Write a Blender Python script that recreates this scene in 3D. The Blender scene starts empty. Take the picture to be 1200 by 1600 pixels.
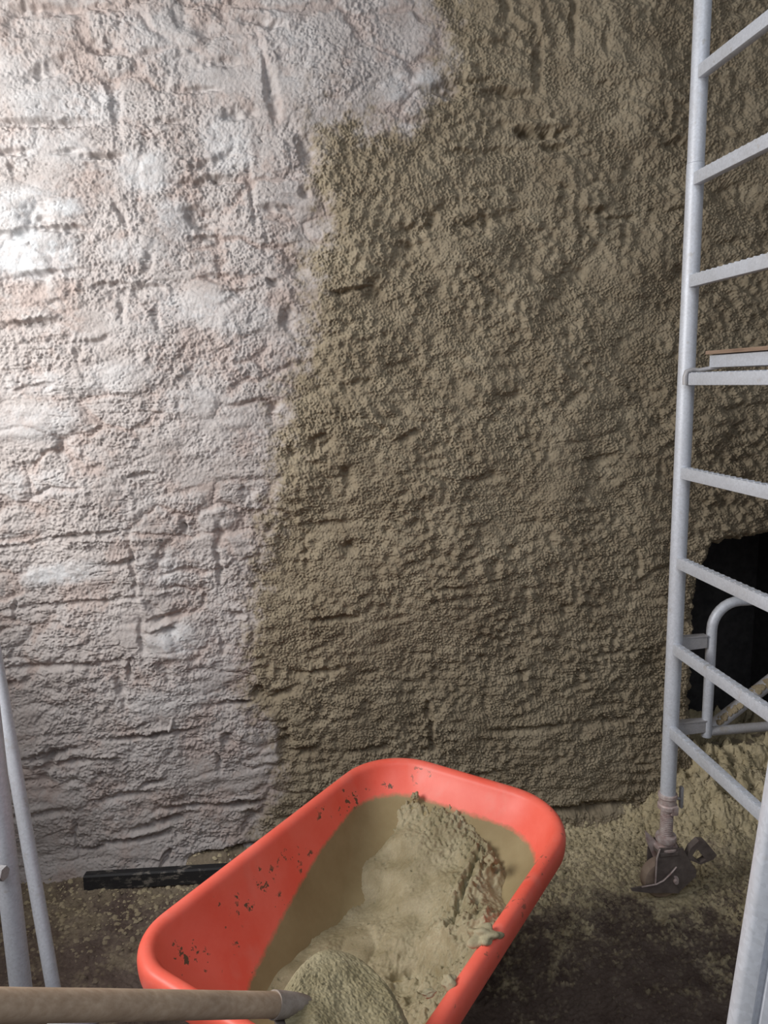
import bpy, bmesh, math, random
import numpy as np
from mathutils import Vector, Matrix

random.seed(7)
C = bpy.context.scene.collection
PI = math.pi

# ------------------------------------------------------------------ camera
EYE = 1.65
FPX = 1155.0
def cam_axes(vx, vy, roll):
    d = Vector(((vx-600)/FPX, (vy-800)/FPX, 1)).normalized()
    u = Vector((math.sin(roll), math.cos(roll), 0)); u -= u.dot(d)*d; u.normalize()
    r = u.cross(d)
    return r, d, -u
AX = cam_axes(460, 603, 0.045)          # world x, y, z seen in camera axes (right, down, forward)
def ray(px, py):
    c = Vector(((px-600)/FPX, (py-800)/FPX, 1))
    return Vector([a.dot(c) for a in AX])
EYEV = Vector((0, 0, EYE))
def onY(px, py, y): r = ray(px, py); return EYEV + r*(y/r.y)
def onZ(px, py, z): r = ray(px, py); return EYEV + r*((z-EYE)/r.z)
def onX(px, py, x): r = ray(px, py); return EYEV + r*(x/r.x)
def atD(px, py, d): return EYEV + ray(px, py)*d

cd = bpy.data.cameras.new('camera')
cam = bpy.data.objects.new('camera', cd); C.objects.link(cam)
cd.sensor_fit = 'VERTICAL'; cd.sensor_height = 36.0; cd.lens = FPX/1600*36
cd.clip_start = 0.05
X, Y, Z = [Vector([AX[i][k] for i in range(3)]) for k in (0, 1, 2)]   # camera right, down, forward in world
m = Matrix.Identity(4)
for i in range(3):
    m[i][0] = X[i]; m[i][1] = -Y[i]; m[i][2] = -Z[i]
m[0][3], m[1][3], m[2][3] = 0, 0, EYE
cam.matrix_world = m
bpy.context.scene.camera = cam

# ------------------------------------------------------------------ light
sc = bpy.context.scene
sc.view_settings.view_transform = 'Standard'; sc.view_settings.look = 'None'
sc.view_settings.gamma = 1; sc.view_settings.use_curve_mapping = False
sc.view_settings.exposure = 0.0
w = bpy.data.worlds.new('world'); sc.world = w; w.use_nodes = True
w.node_tree.nodes['Background'].inputs[0].default_value = (0.93, 0.95, 1.0, 1)
w.node_tree.nodes['Background'].inputs[1].default_value = 0.17
def area(name, loc, target, sx, sy, power, col):
    l = bpy.data.lights.new(name, 'AREA'); l.shape = 'RECTANGLE'; l.size = sx; l.size_y = sy
    l.energy = power; l.color = col
    o = bpy.data.objects.new(name, l); C.objects.link(o); o.location = loc
    o.rotation_euler = (Vector(target)-Vector(loc)).to_track_quat('-Z', 'Y').to_euler()
    return o
area('window_daylight', (-1.92, 1.20, 2.25), (0.3, 2.2, 1.15), 1.0, 1.2, 67, (1.0, 0.98, 0.96))
area('overhead_fill', (0.1, -0.5, 3.3), (0.8, 2.2, 0.0), 1.4, 1.4, 24, (0.86, 0.92, 1.0))  # fill lamp added overhead to brighten the floor, no real opening there

# ------------------------------------------------------------------ helpers
def mesh_obj(name, bm, mat=None, parent=None, smooth=True, sharp=40):
    me = bpy.data.meshes.new(name)
    bmesh.ops.recalc_face_normals(bm, faces=bm.faces)
    bm.to_mesh(me); bm.free()
    return link(name, me, mat, parent, smooth, sharp)
def link(name, me, mat=None, parent=None, smooth=True, sharp=40):
    if mat: me.materials.append(mat)
    if smooth:
        for p in me.polygons: p.use_smooth = True
        if sharp: me.set_sharp_from_angle(angle=math.radians(sharp))
    o = bpy.data.objects.new(name, me); C.objects.link(o)
    if parent:
        o.parent = parent; o.matrix_parent_inverse = parent.matrix_world.inverted()
    return o
def tag(o, label=None, cat=None, group=None, kind=None):
    if label: o['label'] = label
    if cat: o['category'] = cat
    if group: o['group'] = group
    if kind: o['kind'] = kind
    return o
def thing(name, loc, label, cat, group=None):
    o = bpy.data.objects.new(name, None); C.objects.link(o); o.location = loc
    o.matrix_world = Matrix.Translation(loc); o.empty_display_size = .05
    return tag(o, label, cat, group)
def add_tube(bm, pts, r, n=20, cap=True, close=False):
    pts = [Vector(p) for p in pts]; rs = r if isinstance(r, (list, tuple)) else [r]*len(pts)
    N = len(pts); rings = []
    t0 = (pts[1]-pts[0]).normalized()
    up = Vector((0, 0, 1)) if abs(t0.z) < .9 else Vector((1, 0, 0))
    s = t0.cross(up).normalized()
    for i, p in enumerate(pts):
        a = pts[(i-1) % N] if (i or close) else p; b = pts[(i+1) % N] if (i < N-1 or close) else p
        t = (b-a).normalized(); s = (s - t*s.dot(t)).normalized(); q = t.cross(s)
        rings.append([bm.verts.new(p + (s*math.cos(2*PI*k/n)+q*math.sin(2*PI*k/n))*rs[i]) for k in range(n)])
    for i in range(N if close else N-1):
        A, B = rings[i], rings[(i+1) % N]
        for k in range(n): bm.faces.new((A[k], A[(k+1) % n], B[(k+1) % n], B[k]))
    if cap and not close:
        bm.faces.new(rings[0][::-1]); bm.faces.new(rings[-1])
def add_box(bm, c, s, bev=0, rot=None):
    r = bmesh.ops.create_cube(bm, size=1); vs = r['verts']
    for v in vs:
        p = Vector((v.co.x*s[0], v.co.y*s[1], v.co.z*s[2]))
        if rot: p = rot @ p
        v.co = p + Vector(c)
    if bev:
        es = list({e for v in vs for e in v.link_edges})
        bmesh.ops.bevel(bm, geom=es, offset=bev, segments=2, affect='EDGES', profile=.6)
def add_prism(bm, poly, d, bev=0):
    """poly: list of 3-D points, d: extrusion vector"""
    a = [bm.verts.new(Vector(p)) for p in poly]; b = [bm.verts.new(Vector(p)+Vector(d)) for p in poly]
    n = len(a); fs = [bm.faces.new(a), bm.faces.new(b[::-1])]
    for i in range(n): fs.append(bm.faces.new((a[i], b[i], b[(i+1) % n], a[(i+1) % n])))
    if bev:
        es = list(fs[0].edges)+list(fs[1].edges)
        bmesh.ops.bevel(bm, geom=es, offset=bev, segments=2, affect='EDGES')
def add_lathe(bm, prof, o, axis='z', n=32):
    o = Vector(o); rings = []
    for (r, h) in prof:
        ring = []
        for k in range(n):
            a = 2*PI*k/n; c, s = math.cos(a)*r, math.sin(a)*r
            ring.append(bm.verts.new(o + (Vector((c, s, h)) if axis == 'z' else Vector((c, h, s)) if axis == 'y' else Vector((h, c, s)))))
        rings.append(ring)
    for A, B in zip(rings, rings[1:]):
        for k in range(n): bm.faces.new((A[k], A[(k+1) % n], B[(k+1) % n], B[k]))
    if prof[0][0] > 1e-5: bm.faces.new(rings[0][::-1])
    if prof[-1][0] > 1e-5: bm.faces.new(rings[-1])

# noise fields (filtered white noise), unit standard deviation
def fld(shape, step, wl, seed, kind='low', ang=0.0, bw=.45):
    rng = np.random.default_rng(seed)
    n0, n1 = shape                       # rows: z / y, columns: x
    wx, wz = wl if isinstance(wl, tuple) else (wl, wl)
    W = np.fft.rfft2(rng.standard_normal(shape))
    kz = np.fft.fftfreq(n0, step)[:, None]; kx = np.fft.rfftfreq(n1, step)[None, :]
    c, s = math.cos(ang), math.sin(ang)
    a = (kx*c+kz*s)*wx; b = (-kx*s+kz*c)*wz
    k = np.sqrt(a*a+b*b)
    if kind == 'frac': Fl = k**2/(1+k**(2+bw))          # rough crumbly spectrum starting at the wavelength wl
    else: Fl = np.exp(-(k*1.2)**2) if kind == 'low' else np.exp(-((k-1)/bw)**2)
    f = np.fft.irfft2(W*Fl, s=shape)
    return (f-f.mean())/f.std()
def sstep(a, b, x):
    t = np.clip((x-a)/(b-a), 0, 1); return t*t*(3-2*t)
def grid_mesh(name, P, keep=None, attrs=None):
    """P: (n0,n1,3) array of points; keep: (n0-1,n1-1) mask of faces"""
    n0, n1 = P.shape[:2]
    idx = np.arange(n0*n1).reshape(n0, n1)
    q = np.stack([idx[:-1, :-1], idx[:-1, 1:], idx[1:, 1:], idx[1:, :-1]], -1).reshape(-1, 4)
    if keep is not None: q = q[keep.reshape(-1)]
    V = P.reshape(-1, 3); at = {k: v.reshape(-1) for k, v in (attrs or {}).items()}
    used = np.zeros(len(V), bool); used[q.reshape(-1)] = True
    mp = np.cumsum(used)-1; q = mp[q]; V = V[used]; at = {k: v[used] for k, v in at.items()}
    me = bpy.data.meshes.new(name)
    me.vertices.add(len(V)); me.vertices.foreach_set('co', V.astype(np.float32).reshape(-1))
    me.loops.add(len(q)*4); me.loops.foreach_set('vertex_index', q.astype(np.int32).reshape(-1))
    me.polygons.add(len(q)); me.polygons.foreach_set('loop_start', np.arange(0, len(q)*4, 4, dtype=np.int32))
    me.polygons.foreach_set('use_smooth', np.ones(len(q), bool))
    me.update(calc_edges=True)
    for k, v in at.items():
        a = me.attributes.new(k, 'FLOAT', 'POINT'); a.data.foreach_set('value', v.astype(np.float32))
    return me

# ------------------------------------------------------------------ materials
class NT:
    def __init__(s, name):
        s.m = bpy.data.materials.new(name); s.m.use_nodes = True
        s.t = s.m.node_tree; s.b = s.t.nodes['Principled BSDF']; s.tc = s.n('ShaderNodeTexCoord')
    def n(s, typ, **kw):
        o = s.t.nodes.new(typ)
        for k, v in kw.items(): setattr(o, k, v)
        return o
    def l(s, a, b): s.t.links.new(a, b)
    def noise(s, scale, detail=4, rough=.6, vec=None, sc=None):
        o = s.n('ShaderNodeTexNoise'); o.inputs['Scale'].default_value = scale
        o.inputs['Detail'].default_value = detail; o.inputs['Roughness'].default_value = rough
        src = vec or s.tc.outputs['Object']
        if sc:
            mp = s.n('ShaderNodeMapping'); mp.inputs['Scale'].default_value = sc; s.l(src, mp.inputs[0]); src = mp.outputs[0]
        s.l(src, o.inputs['Vector']); return o.outputs[0]
    def ramp(s, fac, stops):
        o = s.n('ShaderNodeValToRGB'); e = o.color_ramp.elements
        while len(e) < len(stops): e.new(.5)
        for k, (p, c) in enumerate(stops):
            e[k].position = p; e[k].color = (c if isinstance(c, tuple) else (c, c, c)) + (1,)
        s.l(fac, o.inputs[0]); return o.outputs[0]
    def mix(s, fac, a, b, mode='MIX'):
        o = s.n('ShaderNodeMix', data_type='RGBA', blend_type=mode)
        for sock, v in ((o.inputs[0], fac), (o.inputs[6], a), (o.inputs[7], b)):
            if isinstance(v, (int, float)): sock.default_value = v
            elif isinstance(v, tuple): sock.default_value = v + (1,)
            else: s.l(v, sock)
        return o.outputs[2]
    def math(s, op, a, b=0.0, clamp=False):
        o = s.n('ShaderNodeMath', operation=op); o.use_clamp = clamp
        for sock, v in ((o.inputs[0], a), (o.inputs[1], b)):
            if isinstance(v, (int, float)): sock.default_value = v
            else: s.l(v, sock)
        return o.outputs[0]
    def attr(s, name):
        o = s.n('ShaderNodeAttribute'); o.attribute_name = name; return o.outputs['Fac']
    def bump(s, h, strength=.5, dist=.002):
        o = s.n('ShaderNodeBump'); o.inputs['Strength'].default_value = strength
        o.inputs['Distance'].default_value = dist; s.l(h, o.inputs['Height']); s.l(o.outputs[0], s.b.inputs['Normal'])
    def set(s, col=None, rough=.8, metal=0, spec=.3):
        if col is not None:
            if isinstance(col, tuple): s.b.inputs['Base Color'].default_value = col+(1,)
            else: s.l(col, s.b.inputs['Base Color'])
        if isinstance(rough, (int, float)): s.b.inputs['Roughness'].default_value = rough
        else: s.l(rough, s.b.inputs['Roughness'])
        s.b.inputs['Metallic'].default_value = metal
        s.b.inputs['Specular IOR Level'].default_value = spec
        return s.m

WET_A, WET_B = (.262, .212, .146), (.375, .315, .225)
def mat_wall():
    t = NT('roughcast_wall')
    wet, pale, dust = t.attr('wet'), t.attr('pale'), t.attr('dust')
    n1 = t.noise(9, 5); n2 = t.noise(120, 3, .7)
    dry = t.mix(t.ramp(n1, [(.3, 0.), (.7, 1.)]), (.47, .42, .395), (.58, .54, .52))
    dry = t.mix(t.math('MULTIPLY', dust, .55), dry, (.47, .365, .32))
    dry = t.mix(pale, dry, (.68, .69, .70))
    wetc = t.mix(t.ramp(n1, [(.3, 0.), (.7, 1.)]), WET_A, WET_B)
    dry = t.mix(t.math('MULTIPLY', t.attr('damp'), .38), dry, (.33, .27, .23))
    col = t.mix(wet, dry, wetc)
    col = t.mix(.35, col, t.ramp(n2, [(.3, .55), (.7, 1.)]), 'MULTIPLY')
    t.bump(t.noise(260, 4, .7), .6, .003)
    return t.set(col, .95, 0, .12)
def mat_floor():
    t = NT('dirt_floor')
    mud = t.attr('mud'); n1 = t.noise(14, 5); n2 = t.noise(160, 4, .7)
    dark = t.mix(t.ramp(n1, [(.3, 0.), (.7, 1.)]), (.105, .075, .062), (.18, .138, .115))
    m_ = t.mix(t.ramp(n1, [(.3, 0.), (.7, 1.)]), (.50, .42, .26), (.68, .58, .385))
    col = t.mix(mud, dark, m_)
    col = t.mix(.45, col, t.ramp(n2, [(.3, .45), (.65, 1.)]), 'MULTIPLY')
    sp = t.noise(310, 2, .5)
    col = t.mix(t.ramp(sp, [(.72, 0.), (.76, .5)]), col, (.30, .26, .20))
    t.bump(n2, .8, .004)
    return t.set(col, .95, 0, .15)
def mat_mortar(name='wet_mortar', a=(.27, .228, .128), b=(.43, .375, .24), rough=.62):
    t = NT(name); n1 = t.noise(11, 5); n2 = t.noise(240, 3, .7)
    col = t.mix(t.ramp(n1, [(.35, 0.), (.65, 1.)]), a, b)
    col = t.mix(.4, col, t.ramp(n2, [(.3, .5), (.65, 1.)]), 'MULTIPLY')
    t.bump(n2, .5, .002)
    return t.set(col, rough, 0, .35)
def mat_galv(name='galvanised_steel', base=(.64, .665, .72), dirt=.25):
    t = NT(name); n1 = t.noise(35, 3, .6); n2 = t.noise(7, 5, .7)
    v = t.n('ShaderNodeTexVoronoi'); v.inputs['Scale'].default_value = 210; t.l(t.tc.outputs['Object'], v.inputs['Vector'])
    hi = tuple(min(1, c*1.08) for c in base); lo = tuple(c*.92 for c in base)
    col = t.mix(t.ramp(v.outputs['Color'], [(.1, 0.), (.9, 1.)]), lo, hi)
    col = t.mix(t.ramp(n1, [(.62, 0.), (.72, dirt*1.6)]), col, (.42, .38, .33))
    col = t.mix(t.ramp(n2, [(.5, 0.), (.75, dirt)]), col, (.34, .30, .26))
    t.bump(n1, .15, .001)
    return t.set(col, t.math('MULTIPLY_ADD', n1, .25), .35, .5) if False else t.set(col, .50, .18, .5)
def mat_simple(name, a, b, scale=20, rough=.6, metal=0, spec=.4, bump=.2, dist=.001, sc=None):
    t = NT(name); n = t.noise(scale, 5, .6, sc=sc)
    t.bump(n, bump, dist)
    return t.set(t.mix(t.ramp(n, [(.32, 0.), (.68, 1.)]), a, b), rough, metal, spec)
def mat_tray():
    t = NT('red_plastic')
    res = t.attr('residue'); spl = t.attr('splash')
    n = t.noise(6, 5, .65); nf = t.noise(60, 4, .7); streak = t.noise(9, 4, .6, sc=(1, 1, .25))
    red = t.mix(t.ramp(n, [(.35, 0.), (.7, 1.)]), (.88, .118, .072), (.95, .185, .13))
    red = t.mix(t.ramp(streak, [(.55, 0.), (.8, .30)]), red, (.80, .42, .36))
    # splashes
    v = t.noise(48, 3, .65); v2 = t.noise(14, 2, .5)
    sm = t.math('MULTIPLY', t.ramp(v, [(.58, 0.), (.61, 1.)]), t.ramp(v2, [(.55, 0.), (.60, 1.)]))
    sm = t.math('MULTIPLY', sm, spl, True)
    mud = t.mix(t.ramp(n, [(.3, 0.), (.7, 1.)]), (.235, .175, .082), (.33, .265, .14))
    rm = t.ramp(t.math('ADD', res, t.math('MULTIPLY', t.math('SUBTRACT', nf, .5), .12)), [(.46, 0.), (.54, 1.)])
    col = t.mix(sm, red, (.13, .085, .05))
    col = t.mix(rm, col, mud)
    t.bump(t.noise(300, 2), .15, .0008)
    rr = t.ramp(rm, [(0., .42), (1., .75)])
    return t.set(col, rr, 0, .4)
def mat_wood(name, a, b, axis_scale=(1, 12, 12), rough=.7):
    t = NT(name)
    n = t.noise(9, 6, .6, sc=axis_scale); n2 = t.noise(5, 4, .6)
    col = t.mix(t.ramp(n, [(.3, 0.), (.7, 1.)]), a, b)
    col = t.mix(t.ramp(n2, [(.5, 0.), (.72, .55)]), col, (.13, .085, .06))
    t.bump(n, .3, .001)
    return t.set(col, rough, 0, .3)

M_WALL, M_FLOOR, M_MORT = mat_wall(), mat_floor(), mat_mortar()
M_GALV = mat_galv(); M_GALVD = mat_galv('dusty_galvanised_steel', (.46, .45, .46), .6)
M_TRAY = mat_tray()
M_DARK = mat_simple('dark_steel', (.15, .12, .11), (.25, .21, .19), 30, .6, .3)
M_RUST = mat_simple('rusty_painted_steel', (.44, .31, .285), (.68, .60, .57), 55, .6, .3)
M_WHEEL = mat_simple('dusty_brown_rubber', (.26, .185, .145), (.38, .29, .22), 25, .85)
M_TYRE = mat_simple('black_rubber', (.02, .02, .02), (.05, .045, .04), 25, .8)
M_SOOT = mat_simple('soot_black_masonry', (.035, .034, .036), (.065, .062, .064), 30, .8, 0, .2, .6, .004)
M_STRIP = mat_simple('mortar_splashed_black_plastic', (.018, .018, .02), (.03, .03, .032), 30, .5)
def _s():
    t = NT('mortar_splashed_black_plastic'); n = t.noise(38, 5, .75, sc=(.6, 1, 1.3)); n2 = t.noise(8, 3)
    mk = t.math('MULTIPLY', t.ramp(n, [(.54, 0.), (.60, 1.)]), t.ramp(n2, [(.36, 0.), (.55, .9)]))
    t.bump(n, .3, .002); return t.set(t.mix(mk, (.022, .022, .024), (.20, .18, .155)), .55, 0, .4)
M_STRIP = _s()
M_SOCK = mat_simple('dusty_iron', (.20, .155, .125), (.40, .345, .30), 45, .7, .1)
M_PLY = mat_wood('plywood_edge', (.20, .13, .09), (.36, .25, .18), (12, 1, 12))
M_ASH = mat_wood('weathered_ash_wood', (.38, .265, .175), (.52, .39, .28), (1, 14, 14))
M_DIRTY = mat_mortar('dried_mortar_crust', (.30, .23, .14), (.46, .38, .25), .9)

# ------------------------------------------------------------------ back wall
WALL_Y = 2.42
def wxz(px, py):
    p = onY(px, py, WALL_Y); return p.x, p.z
x0, x1, z0, z1 = -1.25, 1.95, -0.12, 2.98
ST = 0.0026
nx, nz = int((x1-x0)/ST)+1, int((z1-z0)/ST)+1
xs = np.linspace(x0, x1, nx); zs = np.linspace(z0, z1, nz)
GX, GZ = np.meshgrid(xs, zs); SH = GX.shape
wpx, wpz = fld(SH, ST, .10, 1)*.010, fld(SH, ST, .10, 2)*.007
wpx += fld(SH, ST, .03, 3)*.003; wpz += fld(SH, ST, .03, 4)*.0022
QX, QZ = GX+wpx, GZ+wpz
EX = GX+fld(SH, ST, .06, 8)*.0035+fld(SH, ST, .018, 9)*.0022; EZ = GZ+fld(SH, ST, .06, 10)*.0022+fld(SH, ST, .018, 60)*.0016

# wet / dry boundary, followed down the wall
bl = [(690, -60), (691, 60), (688, 120), (672, 150), (668, 205), (560, 190), (500, 182), (492, 240), (500, 300), (497, 350), (486, 420),
      (478, 520), (470, 570), (447, 640), (436, 720), (420, 800), (414, 860), (392, 940), (388, 1020), (398, 1100), (425, 1180), (432, 1230), (395, 1330), (370, 1420)]
pl = [wxz(*p) for p in bl]
def poly_dist(PX, PZ, pl):
    d = np.full(PX.shape, 9.); ins = np.zeros(PX.shape, bool); n = len(pl)
    for i in range(n):
        (ax, az), (bx_, bz) = pl[i], pl[(i+1) % n]
        ex, ez = bx_-ax, bz-az; t = np.clip(((PX-ax)*ex+(PZ-az)*ez)/(ex*ex+ez*ez), 0, 1)
        d = np.minimum(d, np.hypot(PX-ax-t*ex, PZ-az-t*ez))
        c = ((az > PZ) != (bz > PZ)) & (PX < (bx_-ax)*(PZ-az)/(bz-az+1e-12)+ax); ins ^= c
    return np.where(ins, -d, d)
WD = -poly_dist(GX, GZ, pl+[(2.6, pl[-1][1]), (2.6, pl[0][1])])     # > 0 inside the wet coat
ragged = fld(SH, ST, .12, 5)*.012+fld(SH, ST, .035, 6)*.010+fld(SH, ST, .012, 7)*.010
wet = sstep(-.062, .062, WD+ragged*1.3)
damp = sstep(-.16, .05, WD+ragged*2.5)

def ell(px, py, rx, ry, ang=0, p=2.0):
    cx, cz = wxz(px, py); k = WALL_Y*1.03/FPX
    a = math.radians(ang+2.6); dx, dz = EX-cx, EZ-cz
    u = (dx*math.cos(a)+dz*math.sin(a))/(rx*k); v = (-dx*math.sin(a)+dz*math.cos(a))/(ry*k)
    return (np.abs(u)**p+np.abs(v)**p)
# irregular coursed stones under the plaster
rng = np.random.default_rng(11)
rows = 36; rh = (z1-z0)/rows*1.0
F1 = np.full(SH, 9.); F2 = np.full(SH, 9.); 
ch, cw = .092, .205
JZ = rng.uniform(-.32, .32, (60, 40)); JX = rng.uniform(-.42, .42, (60, 40)); HS = rng.uniform(-1, 1, (60, 40))
ri = np.floor((QZ-z0)/ch).astype(int); hs = np.zeros(SH)
for dr in (-1, 0, 1):
    rr = ri+dr; off = (np.mod(rr*0.6180339, 1.0))*cw
    ci = np.floor((QX-x0+off)/cw).astype(int)
    for dc in (-1, 0, 1):
        cc = ci+dc; a, b = np.mod(rr, 60), np.mod(cc, 40)
        px_ = (cc+.5+JX[a, b])*cw-off+x0; pz_ = (rr+.5+JZ[a, b])*ch+z0
        d = np.sqrt(((QX-px_)/cw)**2+((QZ-pz_)/ch)**2)
        n_ = d < F1
        F2 = np.where(n_, F1, np.minimum(F2, d)); hs = np.where(n_, HS[a, b], hs); F1 = np.where(n_, d, F1)
edge = F2-F1
joint = 1-sstep(.0, .30, edge)
fade = sstep(-.3, 1.1, fld(SH, ST, .35, 12))            # joints come and go under the coat
dry = 1-wet
h = np.zeros(SH)
h += fld(SH, ST, .75, 13)*.010+fld(SH, ST, .22, 14)*.0050
stone = (hs*.0055-joint*.013)
h += stone*(dry*(.22+.50*fade)+wet*(.08+.36*fade))
ck = fld(SH, ST, (.15, .030), 51, 'band', bw=.6); cm = sstep(.1, 1.1, fld(SH, ST, .14, 52))
h -= .0075*np.exp(-(ck/.10)**2)*cm*(dry+.12*wet)
ck = fld(SH, ST, (.07, .020), 53, 'band', .12, bw=.6); cm = sstep(.3, 1.2, fld(SH, ST, .09, 54))
h -= .0050*np.exp(-(ck/.12)**2)*cm*(dry+.1*wet)
h += fld(SH, ST, (.17, .05), 15, 'band', bw=.6)*.0014
h += fld(SH, ST, (.10, .045), 16, 'band', -.55, bw=.5)*.0022*wet*(.5+.5*sstep(0, 1, fld(SH, ST, .5, 17)))

# pale stones showing through the thin coat
pale = np.zeros(SH); flat = np.zeros(SH)
for (px, py, rx, ry, a, s) in [(38, 393, 66, 36, -4, 1.), (105, 163, 78, 24, 0, .55), (226, 268, 34, 26, 0, .75), (310, 482, 66, 24, 0, .5),
        (92, 898, 52, 17, 3, .8), (246, 893, 34, 28, -10, .35), (272, 1003, 42, 24, 6, .65), (356, 222, 36, 38, 8, .5), (272, 342, 22, 26, 0, .55),
        (30, 325, 50, 28, 4, .75), (98, 325, 28, 12, 4, .9), (212, 392, 46, 18, 0, .4), (60, 228, 70, 22, 0, .45), (325, 90, 60, 40, 0, .28),
        (240, 60, 55, 40, 0, .3), (450, 90, 60, 60, 0, .30), (40, 120, 60, 25, 0, .3), (375, 500, 50, 20, 0, .35), (180, 590, 60, 22, 0, .35),
        (60, 660, 60, 26, 0, .45), (300, 625, 45, 18, 0, .3), (640, 135, 40, 16, 12, .6), (275, 1090, 70, 22, 6, .25), (70, 600, 60, 16, 0, .4),
        (240, 1170, 50, 22, 0, .18), (940, 160, 18, 14, 0, .35), (210, 505, 40, 26, 0, .3), (55, 760, 60, 22, 0, .4), (340, 1045, 40, 16, 8, .2)]:
    e = ell(px, py, rx, ry, a, 3.0); k = np.exp(-e**1.6*.9)
    pale = np.maximum(pale, k*s); flat = np.maximum(flat, k*min(1, s*1.3)); h += k*.006*min(1, s*1.6)
pale *= .55+.45*sstep(-.8, .6, fld(SH, ST, .02, 18)+fld(SH, ST, .07, 19))
pale *= np.where(GX > .35, 1, 1-.6*wet)

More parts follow.
